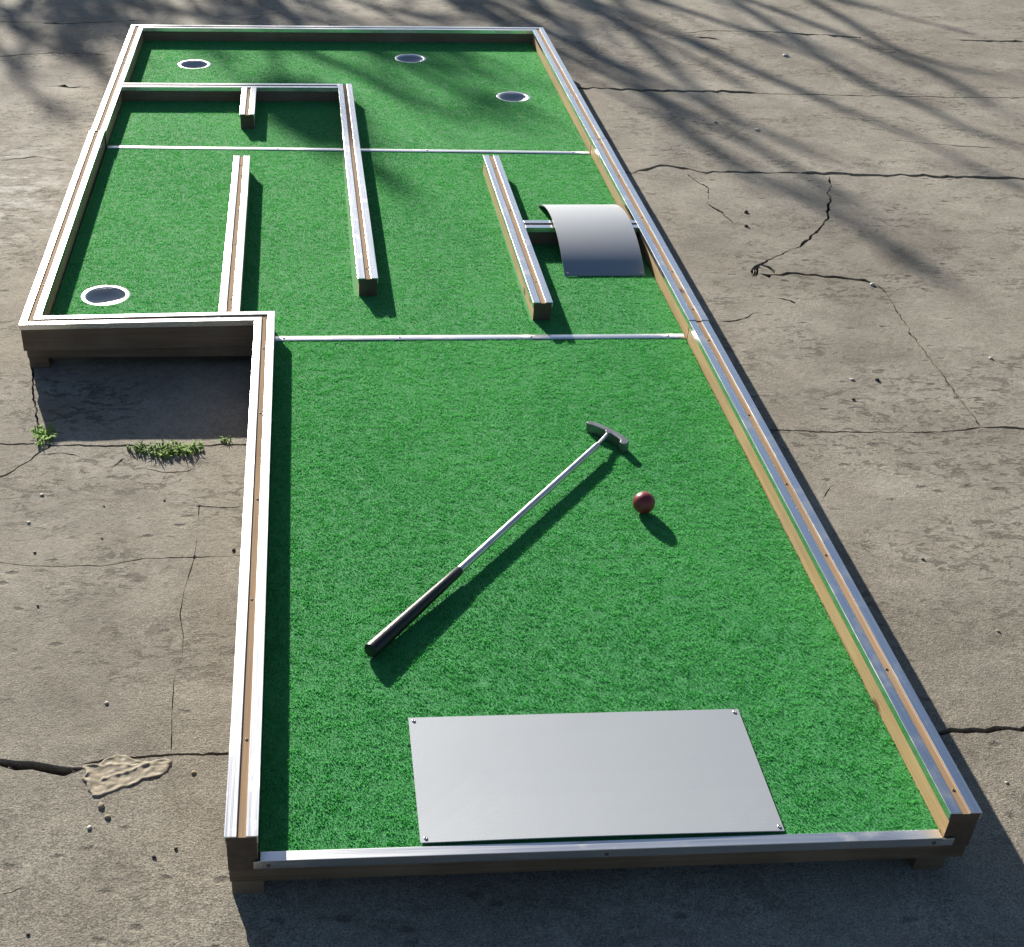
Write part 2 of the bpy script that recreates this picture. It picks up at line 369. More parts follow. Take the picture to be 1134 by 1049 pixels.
def turf(poly, cups, strips, dens):
    P = [Vector((x*S, y*S)) for x, y in poly]; pts = list(P); E = [(i, (i+1) % len(P)) for i in range(len(P))]
    for cx, cy in cups:
        b = len(pts); m_ = 40
        pts += [Vector((cx*S+(RO-.0004)*math.cos(2*math.pi*i/m_), cy*S+(RO-.0004)*math.sin(2*math.pi*i/m_))) for i in range(m_)]
        E += [(b+i, b+(i+1) % m_) for i in range(m_)]
    vv, _, ff, _, _, _ = delaunay_2d_cdt(pts, E, [], 0, 1e-6)
    pn = np.array([[p.x, p.y] for p in P])
    V = [(v.x, v.y, .0) for v in vv]; F = []
    for f in ff:
        cxy = sum((Vector(vv[i]) for i in f), Vector((0, 0)))/len(f)
        if not inpoly(np.array([cxy.x]), np.array([cxy.y]), pn)[0]: continue
        if any((cxy-Vector((a*S, b*S))).length < RO-.002 for a, b in cups): continue
        F.append(tuple(f))
    o = mesh('turf_panel', V, F, [M['backing'], M['blade']], course)
    bm = bmesh.new(); bm.from_mesh(o.data)
    if sum(f.normal.z for f in bm.faces) < 0: bmesh.ops.reverse_faces(bm, faces=bm.faces)
    r_ = bmesh.ops.extrude_face_region(bm, geom=list(bm.faces)); ev = [e for e in r_['geom'] if isinstance(e, bmesh.types.BMVert)]
    bmesh.ops.translate(bm, verts=ev, vec=(0, 0, -.012)); bmesh.ops.recalc_face_normals(bm, faces=bm.faces); bm.to_mesh(o.data); bm.free()
    nv0 = len(o.data.vertices); V0 = np.zeros(nv0*3); o.data.vertices.foreach_get('co', V0); F0 = [tuple(p.vertices) for p in o.data.polygons]
    lo = pn.min(0); hi = pn.max(0); n_ = int((hi[0]-lo[0])*(hi[1]-lo[1])*dens)
    x = rng.uniform(lo[0], hi[0], n_); y = rng.uniform(lo[1], hi[1], n_)
    ok = inpoly(x, y, pn)
    for cx, cy in CUPS: ok &= (x-cx*S)**2+(y-cy*S)**2 > (RO+.0005)**2
    for x0_, x1_, y0_, y1_ in BLOCK: ok &= ~((x > x0_*S) & (x < x1_*S) & (y > y0_*S) & (y < y1_*S))
    for (px, py), (qx, qy), w in strips:
        yy = py*S+(x-px*S)*(qy-py)/(qx-px); ok &= ~((abs(y-yy) < w*S/2) & (x > min(px, qx)*S))
    x, y = x[ok], y[ok]; n_ = len(x)
    c1_ = pnoise(x, y*1.7, 70, 1); c2_ = pnoise(x+y*.3, y*1.6, 190, 2); c3_ = pnoise(x, y, 9, 3); c4_ = pnoise(x, y, 2.2, 6)
    h = (.0016+.0014*rng.random(n_))*(.72+.38*c1_+.25*c2_)
    ang = 2*math.pi*rng.random(n_)*.55+6.0*pnoise(x, y, 38, 4)+2.5*pnoise(x, y, 6, 5); lean = .15+1.05*rng.random(n_)
    w = .0007+.0008*rng.random(n_); z = -.0006+.0010*(c1_-.5)
    dx, dy = np.cos(ang)*h*np.sin(lean), np.sin(ang)*h*np.sin(lean); dz = h*np.cos(lean)+.0006
    pa = rng.uniform(0, 2*math.pi, n_); wx, wy = np.cos(pa)*w, np.sin(pa)*w
    for qx, qy, qr in ((.225, .345, .006), (.396, .352, .007), (.566, .352, .006), (.722, .352, .005), (.735, .215, .006), (.772, .247, .005), (.26, .118, .004)):
        nr = np.exp(-((x-qx)**2+((y-qy)*1.4)**2)/qr**2); z = z-.0025*nr; dz = dz*(1-.8*nr); c1_ = c1_-1.6*nr
    B = np.empty((n_, 3, 3)); B[:, 0] = np.stack([x-wx, y-wy, z], 1); B[:, 1] = np.stack([x+wx, y+wy, z], 1); B[:, 2] = np.stack([x+dx, y+dy, z+dz+.0004], 1)
    tint = np.clip(.50+.26*(rng.random(n_)-.5)*2+.34*(c2_-.5)+.20*(c1_-.5)+.34*(c3_-.5)+.22*(c4_-.5), 0, 1)
    me = bpy.data.meshes.new('turf_panel')
    allV = np.concatenate([V0, B.reshape(-1)]); nV = len(allV)//3
    loops = np.concatenate([np.array([i for f in F0 for i in f], np.int32), nv0+np.arange(n_*3, dtype=np.int32)])
    tot = np.concatenate([np.array([len(f) for f in F0], np.int32), np.full(n_, 3, np.int32)]); st = np.concatenate([[0], np.cumsum(tot)[:-1]]).astype(np.int32)
    me.vertices.add(nV); me.vertices.foreach_set('co', allV); me.loops.add(len(loops)); me.loops.foreach_set('vertex_index', loops)
    me.polygons.add(len(tot)); me.polygons.foreach_set('loop_start', st); me.polygons.foreach_set('loop_total', tot)
    me.polygons.foreach_set('material_index', np.concatenate([np.zeros(len(F0), np.int32), np.ones(n_, np.int32)]))
    a_ = me.attributes.new('tint', 'FLOAT', 'POINT'); a_.data.foreach_set('value', np.concatenate([np.zeros(nv0), np.repeat(tint, 3)]))
    me.update(calc_edges=True); me.validate(); me.polygons.foreach_set('use_smooth', [False]*len(me.polygons)); me.materials.append(M['backing']); me.materials.append(M['blade'])
    o.data = me
J1 = ((.044, 1.4850), (.957, 1.4815), .024); J2 = ((-.462, 2.7275), (.956, 2.679), .023)
turf([(.043, .013), (.957, .013), (.957, 1.4818), (.043, 1.4852)], [], [J1], 230000)
turf([(.0435, 1.4856), (.9582, 1.4822), (.9575, 2.6788), (-.4635, 2.7272), (-.4618, 1.514), (.0435, 1.531)], CUPS[:1], [J1, J2], 160000)
turf([(-.4635, 2.7276), (.9570, 2.6792), (.9535, 3.863), (-.4615, 3.863)], CUPS[1:], [J2], 120000)

# ------------------------------------------------------------------ putter and ball
putter = thing('putter', 'putter with black grip, steel shaft and grey head lying on the green turf', 'putter', (.2171, .4213, 0))
o3 = Vector((.2171, .4213, 0))
a, b = Vector((.2171, .4213, .0155)), Vector((.3897, .6322, .0165)); tip = Vector((.7080, 1.0492, .0195)); hz = Vector((.7315, 1.0800, .0205))
ax = (tip-a).normalized(); b = a+ax*(b-a).length
V, F = [], []; Lg = (b-a).length
tube(V, F, [a-ax*.000-o3, a+ax*.0012-o3, a+ax*.006-o3, a+ax*Lg*.35-o3, a+ax*Lg*.8-o3, b-ax*.004-o3, b-o3], [.0105, .0130, .0136, .0120, .0096, .0088, .0074], 24)
mesh('grip', V, F, M['rubber'], putter, True).data.set_sharp_from_angle(angle=R(50))
V, F = [], []; tube(V, F, [b-ax*.02-o3, tip-o3], [.0072, .0062], 20); mesh('shaft', V, F, M['chrome'], putter, True).data.set_sharp_from_angle(angle=R(50))
# head: a bar with small turned-in lobes, standing on its long edge, outline extruded upwards
e0, e1 = Vector((.6995, 1.1385)), Vector((.7690, 1.0490)); hd = (e1-e0); hl = hd.length; hd.normalize(); hn = Vector((-hd.y, hd.x))   # hn points away from the grip
if hn.dot(Vector((ax.x, ax.y))) < 0: hn = -hn
out = [(0, .006), (.004, .012), (.016, .0165), (.035, .0195), (hl/2, .0215), (hl-.035, .0195), (hl-.016, .0165), (hl-.004, .012), (hl, .004), (hl-.001, -.004), (hl-.007, -.0075), (hl-.015, -.0055), (hl-.019, .0015),
       (hl-.030, .0045), (hl/2+.008, .0065), (hl/2+.004, .0035), (hl/2-.004, .0035), (hl/2-.008, .0065), (.030, .0045), (.017, .0015), (.013, -.001), (.006, -.001), (.001, .001)]
V, F = [], []; n = len(out)
for z in (.0015, .0225):
    for u, v in out: q = e0+hd*u+hn*v; V.append((q.x-o3.x, q.y-o3.y, z))
F = [tuple(range(n))[::-1], tuple(range(n, 2*n))]+[(i, (i+1) % n, n+(i+1) % n, n+i) for i in range(n)]
head = bevel(mesh('head', V, F, M['head'], putter), .0018, 3)
V, F = [], []; q = e0+hd*(hl/2)+hn*.006; hz = Vector((q.x, q.y, .0165)); tube(V, F, [tip-ax*.012-o3, tip-ax*.0005-o3, tip+ax*.001-o3, hz.lerp(tip, .25)-o3, hz-o3], [.0062, .0062, .0042, .0042, .0046], 16)
mesh('hosel', V, F, M['chrome'], head, True).data.set_sharp_from_angle(angle=R(45))
bm = bmesh.new(); bmesh.ops.create_uvsphere(bm, u_segments=48, v_segments=32, radius=.0213); me = bpy.data.meshes.new('golf_ball'); bm.to_mesh(me); bm.free()
me.polygons.foreach_set('use_smooth', [True]*len(me.polygons)); me.materials.append(M['ball'])
ball = bpy.data.objects.new('golf_ball', me); C.objects.link(ball); ball.location = (.7577, .8332, .0220)
tag(ball, 'dark red ball lying on the green turf near the putter head', 'ball')

# ------------------------------------------------------------------ ground with slab joints and cracks
CRACKS = {'R1': (.034, [(1.0, 3.78), (1.144, 3.768), (1.312, 3.748), (1.479, 3.728), (1.65, 3.724), (1.811, 3.71)]), 'R1b': (.009, [(1.811, 3.71), (2.19, 3.681), (2.827, 3.667)]),
 'T1': (.03, [(2.187, 4.559), (2.324, 4.52), (2.476, 4.481)]), 'T2': (.025, [(2.896, 4.463), (3.024, 4.438), (3.18, 4.442)]), 'T3': (.014, [(1.741, 4.534), (1.869, 4.58), (2.187, 4.559)]), 'T4': (.03, [(1.77, 4.478), (1.86, 4.439)]),
 'R2': (.020, [(1.09, 2.86), (1.158, 2.863), (1.204, 2.887), (1.225, 2.899), (1.268, 2.937), (1.302, 2.929), (1.388, 2.879), (1.714, 2.866)]), 'R2b': (.030, [(1.714, 2.866), (1.896, 2.854), (2.063, 2.846), (2.436, 2.809), (2.9, 2.78)]),
 'A': (.009, [(1.804, 2.838), (1.734, 2.627), (1.688, 2.496), (1.645, 2.433), (1.6, 2.365), (1.546, 2.293), (1.505, 2.254), (1.448, 2.211), (1.402, 2.18), (1.361, 2.125), (1.336, 2.072)]),
 'A2': (.018, [(1.336, 2.072), (1.377, 2.155), (1.398, 2.131), (1.4, 2.083)]), 'A3': (.022, [(1.391, 2.071), (1.456, 2.094), (1.502, 2.07), (1.567, 2.06), (1.617, 2.039), (1.656, 2.021)]),
 'A4': (.005, [(1.656, 2.021), (1.67, 1.975), (1.656, 1.859), (1.649, 1.738)]),
 'Bf': (.006, [(1.341, 2.854), (1.364, 2.782), (1.381, 2.735), (1.347, 2.599), (1.37, 2.526), (1.385, 2.449)]),
 'Dg': (.0075, [(1.645, 1.728), (1.638, 1.521), (1.632, 1.261)]), 'H1': (.0062, [(1.05, 1.255), (1.162, 1.252), (1.238, 1.247), (1.36, 1.242), (1.523, 1.239), (1.63, 1.257)]), 'H1b': (.012, [(1.631, 1.259), (1.726, 1.25), (2.2, 1.235)]),
 'C1': (.009, [(1.18, 1.792), (1.234, 1.812), (1.288, 1.843)]), 'C2': (.008, [(1.365, 1.934), (1.392, 1.917), (1.402, 1.895)]), 'C3': (.005, [(1.175, .976), (1.19, .999), (1.203, 1.016)]),
 'BR': (.0145, [(1.03, .284), (1.139, .284), (1.177, .287), (1.219, .287), (1.289, .293), (1.362, .296), (1.8, .30)]),
 'LF': (.0085, [(-.9, 1.25), (-.574, 1.243), (-.536, 1.24), (-.465, 1.238), (-.421, 1.232), (-.287, 1.224), (-.172, 1.221), (-.076, 1.225), (.10, 1.224)]),
 'L1': (.008, [(-.8, .98), (-.545, 1.086), (-.513, 1.109), (-.49, 1.129), (-.472, 1.16), (-.452, 1.189), (-.424, 1.228)]), 'LV': (.006, [(-.525, 1.60), (-.505, 1.48), (-.452, 1.25)]), 'L1b': (.004, [(-.434, 1.195), (-.403, 1.202), (-.368, 1.19)]), 'L1c': (.005, [(-.287, 1.141), (-.266, 1.173)]),
 'L2': (.0030, [(-.7, .83), (-.493, .814), (-.459, .81), (-.407, .797), (-.362, .792), (-.268, .792), (-.191, .81), (-.0985, .812), (.02, .815)]),
 'L3': (.0015, [(-.099, .99), (-.097, .896), (-.098, .801), (-.109, .722), (-.112, .643), (-.103, .579), (-.101, .525), (-.111, .46), (-.108, .382), (-.102, .294)]),
 'L4': (.0045, [(-.111, .988), (-.064, .98), (-.014, .981)]), 'L5': (.0030, [(-.221, 1.132), (-.183, 1.117), (-.136, 1.116), (-.1, 1.143), (-.078, 1.186)]),
 'LB': (.0270, [(-.8, .272), (-.447, .272), (-.364, .272), (-.308, .271), (-.236, .268)]), 'LB2': (.0058, [(-.237, .272), (-.185, .282), (-.121, .286), (-.08, .287), (-.039, .285), (.06, .288)]), 'LB3': (.003, [(-.319, .02), (-.305, .025), (-.291, .033)]),
 'U1': (.02, [(-.778, 3.753), (-.739, 3.748), (-.689, 3.743)]), 'U2': (.012, [(-1.3, 4.12), (-1.051, 4.141), (-.853, 4.195), (-.64, 4.162)]), 'U3': (.014, [(-1.4, 4.66), (-1.14, 4.643), (-.841, 4.623), (-.549, 4.688)]), 'U4': (.008, [(-.844, 2.976), (-.737, 3.009), (-.647, 2.976)]), 'Rr': (.009, [(2.145, 3.186), (2.303, 3.141), (2.459, 3.096)])}
STRAIGHT = ('Dg', 'LV', 'H1', 'H1b', 'BR', 'LB', 'LB2', 'R1', 'R2b', 'LF', 'L4')
def gz(x, y):
    return -G+.0035*noise.noise(Vector((x*1.7, y*1.7, .3)))+.0018*noise.noise(Vector((x*6, y*6, 4.))) + .0009*noise.noise(Vector((x*17, y*17, 8.)))
pts, E, depth, soil = [], [], [], []
def add(p, d=0., s=0.): pts.append(Vector((p[0], p[1]))); depth.append(d); soil.append(s); return len(pts)-1
for o_, (nm, (w, pl)) in enumerate(CRACKS.items()):
    pl = [Vector(p) for p in pl]; ln = sum((q-p).length for p, q in zip(pl, pl[1:])); step = max(.008, min(.025, w*1.3)); cnt = max(4, int(ln/step))
    pos = []; seg = [(p, q, (q-p).length) for p, q in zip(pl, pl[1:])]; tot = 0; si = 0; acc = 0
    for i in range(cnt+1):
        s = ln*i/cnt
        while si < len(seg)-1 and s > acc+seg[si][2]: acc += seg[si][2]; si += 1
        p, q, l_ = seg[si]; pos.append((p.lerp(q, (s-acc)/l_), (q-p).normalized()))
    Ls, Lb, Rb, Rs = [], [], [], []
    dp = min(.020, w*1.2+.002); thin = w < .0065
    for i, (p, d) in enumerate(pos):
        nn = Vector((-d.y, d.x)); jit = w*.6*noise.noise(Vector((p.x*38, p.y*38, o_)))+(.12 if nm in STRAIGHT else 1)*min(.009, w*1.0)*noise.noise(Vector((p.x*12, p.y*12, o_+50)))+w*.4*noise.noise(Vector((p.x*120, p.y*120, o_+70)))
        a1 = noise.noise(Vector((p.x*15, p.y*15, o_+9.))); a2 = noise.noise(Vector((p.x*70, p.y*70, o_+19.)))
        wl = w*.5*max(.06 if thin else .2, .72+(1.5 if thin else 1.0)*a1+.8*a2); wr = w*.5*max(.06 if thin else .2, .72+(1.5 if thin else 1.0)*a1+.8*noise.noise(Vector((p.x*60, p.y*60, o_+33.))))
        if nm in STRAIGHT: wl = w*.5*(.75+.45*a1+.4*a2); wr = w*.5*(.75+.45*a1+.3*a2); wl = max(wl, w*.15); wr = max(wr, w*.15)
        if nm not in ('LF',) and (i == 0 or i == cnt): wl *= .25; wr *= .25
        p = p+nn*jit; dd = dp*min(1, (wl+wr)/w*1.3) if thin else dp
        Ls.append(add(p+nn*wl, 0, 0)); Lb.append(add(p+nn*wl*.7, -dd, 1)); Rb.append(add(p-nn*wr*.7, -dd, 1)); Rs.append(add(p-nn*wr, 0, 0))
    for ch in (Ls, Lb, Rb, Rs): E += list(zip(ch, ch[1:]))
ncr = len(pts)
for i in range(int(5.2/.045)):
    for j in range(int(5.9/.045)):
        x, y = -1.6+i*.045+random.uniform(-.012, .012), -.45+j*.045+random.uniform(-.012, .012); add((x, y))
for r in (7, 10, 16, 30, 70, 160, 400):
    for k_ in range(40): add((.8+r*math.cos(k_*math.pi/20+.01*r), 2.5+r*math.sin(k_*math.pi/20+.01*r)))
vv, _, ff, ov, _, _ = delaunay_2d_cdt(pts, E, [], 0, 1e-6)
V, so = [], []
for v, src in zip(vv, ov):
    d = min((depth[i] for i in src), default=-.003); s = max((soil[i] for i in src), default=.6)
    near = max(0, 1-max(0, (Vector(v)-Vector((.8, 2.5))).length-6)/20)
    V.append((v.x, v.y, (gz(v.x, v.y)+G)*near-G+d)); so.append(s)
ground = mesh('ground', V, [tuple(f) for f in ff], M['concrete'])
if ground.data.polygons[0].normal.z < 0: ground.data.flip_normals()
ground['kind'] = 'structure'
a_ = ground.data.attributes.new('soil', 'FLOAT', 'POINT'); a_.data.foreach_set('value', so)

# ------------------------------------------------------------------ small things on the concrete
def lump(name, p, r, mat, flat=.6, seed=0):
    bm = bmesh.new(); bmesh.ops.create_icosphere(bm, subdivisions=2, radius=1)
    for v in bm.verts:
        k_ = 1+.38*noise.noise(v.co*1.1+Vector((seed*3.1, 0, 0)))+.14*noise.noise(v.co*3+Vector((seed, 5, 0))); v.co = Vector((v.co.x*r*k_*1.2, v.co.y*r*k_, v.co.z*r*k_*flat))
    me = bpy.data.meshes.new(name); bm.to_mesh(me); bm.free(); me.polygons.foreach_set('use_smooth', [True]*len(me.polygons)); me.materials.append(M[mat])
    o = bpy.data.objects.new(name, me); C.objects.link(o); o.location = (p[0], p[1], gz(*p)+r*flat*.55); o.rotation_euler = (0, 0, seed*1.7); return o
PEB = [((-.216, .41), .0042, 'pebble', 'bright white pebble left of the near left wall, above the wide slab joint'),
 ((-.417, 1.036), .0045, 'pebble', 'flat pale pebble below the small grass tuft at the far left'),
 ((-.427, .94), .0042, 'pebble', 'pale pebble nearest the left picture edge on the middle left slab'),
 ((-.399, .837), .0030, 'clod', 'small dark crumb just above the long thin crack on the left slab'),
 ((-.368, .672), .0028, 'clod', 'small dark crumb below the long thin crack at the far left'),
 ((-.17, 1.009), .0026, 'clod', 'tiny dark crumb right below the wide grass tuft'),
 ((-.288, .993), .0024, 'clod', 'tiny dark crumb below and left of the wide grass tuft'),
 ((-.025, .833), .0042, 'clod', 'dark crumb close beside the left wooden wall'),
 ((1.408, 1.481), .0055, 'pebble', 'white pebble on the right slab beside a dark crumb'),
 ((1.469, 1.48), .0065, 'clod', 'long dark crumb on the right slab beside a white pebble'),
 ((1.379, 1.386), .0045, 'clod', 'dark crumb on the right slab above its front joint'),
 ((1.647, 2.009), .0085, 'pebble', 'pale pebble at the right end of the crumbled crack'),
 ((2.071, 4.203), .012, 'pebble', 'pale pebble in the branch shadows near the top right'),
 ((1.689, 3.278), .009, 'pebble', 'pale pebble between the two far right slab joints'),
 ((1.564, 3.364), .007, 'pebble', 'small pale pebble just behind the second right slab joint'),
 ((1.791, 1.579), .0055, 'pebble', 'pale pebble near the right picture edge right of the slanting joint'),
 ((1.444, 2.533), .008, 'clod', 'upper of two dark crumbs near the branching crack'),
 ((1.413, 2.421), .007, 'clod', 'lower of two dark crumbs near the branching crack'),
 ((-.064, .245), .0042, 'stone', 'tan pebble right of the dried mortar splat'),
 ((-.11, .078), .0035, 'clod', 'dark crumb left of the front left wall end'),
 ((-.08, .092), .0030, 'clod', 'small dark crumb nearest the front left wall end'),
 ((-.269, -.051), .0030, 'clod', 'dark crumb in the bottom left corner of the picture'),
 ((-.198, .181), .0062, 'mortar', 'rounded tan drip just below the dried mortar splat'),
 ((-.186, .158), .0048, 'mortar', 'small tan crumb below the rounded mortar drip'),
 ((-.21, .138), .0044, 'pebble', 'flat pale crumb lowest under the dried mortar splat'),
 ((-.279, .88), .0022, 'clod', 'tiny dark crumb above the long thin crack in the middle of the left slab'),
 ((1.353, .539), .0040, 'stone', 'tan pebble near the right picture edge above the bottom right joint'),
 ((1.205, .170), .0032, 'pebble', 'pale pebble below the bottom right joint beside the right wall'),
 ((1.30, .76), .0034, 'clod', 'dark crumb alone on the coarse right slab')]
for i, (p, r, mt, lb) in enumerate(PEB): tag(lump('crumb' if mt in ('clod', 'mortar') else 'pebble', p, r*.82, mt, .55 if mt != 'clod' else .7, i+1), lb, 'crumb' if mt in ('clod', 'mortar') else 'pebble', 'crumbs and pebbles on the concrete')
# dried mortar splat: low sheet with raised rolled rims
poly = [(-.239, .262), (-.232, .272), (-.212, .2705), (-.203, .282), (-.188, .290), (-.168, .287), (-.155, .279), (-.135, .274), (-.112, .279), (-.100, .272), (-.098, .262), (-.104, .250), (-.118, .240), (-.140, .233), (-.146, .228), (-.170, .216), (-.200, .200), (-.214, .200), (-.224, .212), (-.226, .228), (-.236, .240), (-.230, .251)]
Pn = np.array(poly); bm = bmesh.new(); nx, ny = 110, 74; gx = np.linspace(-.243, -.094, nx); gy = np.linspace(.194, .294, ny); grid = {}
def dedge(x, y):
    m_ = 9
    for (ax_, ay_), (bx_, by_) in zip(poly, poly[1:]+poly[:1]):
        L2 = (bx_-ax_)**2+(by_-ay_)**2; t_ = max(0, min(1, ((x-ax_)*(bx_-ax_)+(y-ay_)*(by_-ay_))/L2)); m_ = min(m_, math.hypot(x-ax_-t_*(bx_-ax_), y-ay_-t_*(by_-ay_)))
    return m_
for i, x in enumerate(gx):
    for j, y in enumerate(gy):
        wx = x+.004*noise.noise(Vector((x*60, y*60, 1))); wy = y+.004*noise.noise(Vector((x*60, y*60, 7)))
        if not inpoly(np.array([wx]), np.array([wy]), Pn)[0]: continue
        d = dedge(wx, wy); rim_ = math.exp(-((d-.0045)/.0032)**2); edge = min(1, d/.0022)
        rr = abs((wx+.168)*.45-(wy-.252)*1.0+.006*noise.noise(Vector((wx*45, 0, 3)))); ridge = math.exp(-(rr/.0035)**2)*(1 if -.205 < wx < -.135 else 0)
        r2_ = math.exp(-((wy-.2665+.003*noise.noise(Vector((wx*70, 2, 0))))/.0025)**2)
        z = edge*(.0019+.0012*rim_*(.6+.6*noise.noise(Vector((x*28, y*28, 9))))+.0013*ridge+.0012*r2_+.0013*noise.noise(Vector((x*42, y*42, 4)))+.0012*noise.noise(Vector((x*110, y*110, 0)))) - .0006
        grid[i, j] = bm.verts.new((x, y, gz(x, y)+max(z, -.0006)))
for (i, j) in list(grid):
    q = [(i, j), (i+1, j), (i+1, j+1), (i, j+1)]
    if all(k_ in grid for k_ in q): bm.faces.new([grid[k_] for k_ in q])
me = bpy.data.meshes.new('mortar_splat'); bm.to_mesh(me); bm.free(); me.materials.append(M['mortar']); me.polygons.foreach_set('use_smooth', [True]*len(me.polygons))
o = bpy.data.objects.new('mortar_splat', me); C.objects.link(o); tag(o, 'dried tan mortar splat across the wide slab joint left of the lane', 'mortar splat')
# grass growing in the joint
def tuft(p, sx, sy, n, hmin, hmax, label):
    V, F = [], []
    for i in range(n):
        a = random.uniform(0, 2*math.pi); e = random.random()**.6; x = sx*.8*e*math.cos(a); y = sy*.8*e*math.sin(a)*(1-.6*abs(x)/sx)+.3*abs(x)*(sy/sx); h = random.uniform(hmin, hmax); a = random.uniform(0, 2*math.pi); le = random.uniform(.3, 1.5); w = random.uniform(.0009, .0026)
        d = Vector((math.cos(a), math.sin(a), 0)); s = Vector((-d.y, d.x, 0))*w; q = Vector((x, y, -.004)); b_ = len(V)
        m1 = q+d*h*.3*le+Vector((0, 0, h*.6)); m2 = q+d*h*.85*le+Vector((0, 0, h*(.95-.3*le)))
        V += [q-s, q+s, m1+s*.9, m1-s*.9, m2]; F += [(b_, b_+1, b_+2, b_+3), (b_+3, b_+2, b_+4)]
    o = mesh('grass_tuft', V, F, M['grass'], None, False, (p[0], p[1], gz(*p))); return tag(o, label, 'grass', 'grass tufts in the slab joint')
tuft((-.180, 1.196), .105, .036, 300, .006, .030, 'wide green grass tuft growing from the slab joint at the edge of the shade')
tuft((-.447, 1.262), .030, .055, 110, .008, .024, 'narrow grass tuft at the left end of the shade under the lane corner')
tuft((-.058, 1.238), .02, .012, 22, .008, .02, 'sparse few-bladed grass sprout in the shade beside the left wall')

# ------------------------------------------------------------------ the bare tree whose shadow lies over the far end
tree = thing('bare_tree', 'bare spring tree standing behind the far end of the lane', 'tree', (-1.5, 12.0, -G))
to = Vector((-1.5, 12.0, -G)); cot = 1/math.tan(SUN_EL); ux, uy = math.sin(SUN_AZ)*cot, math.cos(SUN_AZ)*cot
STREAK = [[(2.423, 5.366), (2.6, 5.13), (2.755, 4.906), (2.984, 4.551)], [(2.446, 4.439), (2.622, 3.988), (2.626, 3.665), (2.672, 3.342)], [(1.883, 3.976), (2.079, 3.509), (2.179, 3.339), (2.28, 3.077), (2.333, 2.87), (2.431, 2.693)],
 [(2.269, 3.806), (2.401, 3.554), (2.447, 3.273), (2.588, 3.142)], [(1.619, 3.474), (1.743, 3.203), (1.838, 2.988)], [(1.577, 3.853), (1.609, 3.578), (1.638, 3.111), (1.704, 2.871)], [(1.355, 3.793), (1.434, 3.432), (1.468, 3.075)],
 [(1.476, 3.049), (1.554, 2.814), (1.688, 2.627)], [(1.678, 3.005), (1.752, 2.789), (1.818, 2.575)], [(1.70, 2.62), (1.758, 2.425), (1.813, 2.194), (1.836, 2.048)], [(1.549, 4.933), (1.685, 4.633), (1.809, 4.198), (2.009, 3.768)],
 [(1.774, 5.02), (1.944, 4.714), (2.137, 4.296), (2.31, 3.923)], [(1.287, 5.086), (1.527, 4.629), (1.666, 4.221), (1.793, 3.743)], [(2.561, 4.305), (2.676, 4.113), (2.843, 3.895)], [(1.257, 4.213), (1.379, 3.908), (1.444, 3.576)],
 [(.099, 4.048), (.474, 3.933), (.735, 3.796), (.94, 3.575)], [(.337, 3.906), (.551, 3.591), (.714, 3.305), (.924, 3.09)], [(.099, 3.925), (.384, 3.483), (.55, 3.151), (.632, 3.043)], [(.15, 3.15), (.244, 3.006), (.332, 2.663), (.492, 2.268)], [(-.304, 3.917), (-.148, 3.78), (-.077, 3.604)], [(.467, 3.814), (.655, 3.658), (.826, 3.447)],
 [(-1.182, 4.878), (-.927, 4.707), (-.668, 4.644)], [(-1.053, 4.561), (-.854, 4.456), (-.655, 4.301)], [(-1.056, 4.166), (-.992, 4.094), (-.923, 3.987)], [(-.938, 4.78), (-.77, 4.364), (-.695, 4.051)], [(-.85, 3.65), (-.803, 3.573), (-.745, 3.503)], [(-.815, 4.429), (-.654, 3.992), (-.584, 3.821)], [(-1.089, 4.56), (-.948, 4.36), (-.849, 4.17)],
 [(-.485, 4.839), (-.172, 4.758), (.137, 4.70)], [(-.219, 4.956), (.175, 4.709), (.564, 4.65)], [(.455, 4.899), (.758, 4.725), (1.108, 4.606)], [(-.589, 4.916), (-.334, 4.805), (-.021, 4.746)]]
TV, TF, BV, BF = [], [], [], []
top = Vector((-1.45, 12.05, 1.5))
tube(TV, TF, [Vector((-1.5, 12, -.05-G))-to, Vector((-1.5, 12, .4))-to, Vector((-1.47, 12.02, 1.0))-to, top-to, top+Vector((.05, .05, .6))-to, top+Vector((0, 0, 1.2))-to], [.13, .10, .085, .075, .05, .02], 12)
hubs = []
for k_ in range(7):                                                       # main limbs leaving the trunk
    a = -1+k_*2/6; e = Vector((-1.45+2.1*a, 12+random.uniform(-.7, .7), 2.0+.25*random.random())); m_ = top.lerp(e, .5)+Vector((0, 0, -.12)); hubs.append(e)
    tube(TV, TF, [top-Vector((0, 0, .25*abs(a)))-to, m_-to, e-to], [.05, .036, .022], 8)
def wiggle(p, q, n, amp):
    o_ = []
    for i in range(n+1):
        t_ = i/n; o_.append(p.lerp(q, t_)+Vector((random.gauss(0, amp), random.gauss(0, amp), random.gauss(0, amp)))*(1 if 0 < i < n else 0))
    return o_
def leafquad(b_, s_):
    v0 = len(BV); n1 = Vector((random.gauss(0, 1), random.gauss(0, 1), random.gauss(0, 1))).normalized(); n2 = n1.orthogonal().normalized()
    BV.extend([tuple(b_-to), tuple(b_+n1*s_+n2*s_*.7-to), tuple(b_+n1*s_*2-to), tuple(b_+n1*s_-n2*s_*.7-to)]); BF.append((v0, v0+1, v0+2, v0+3))
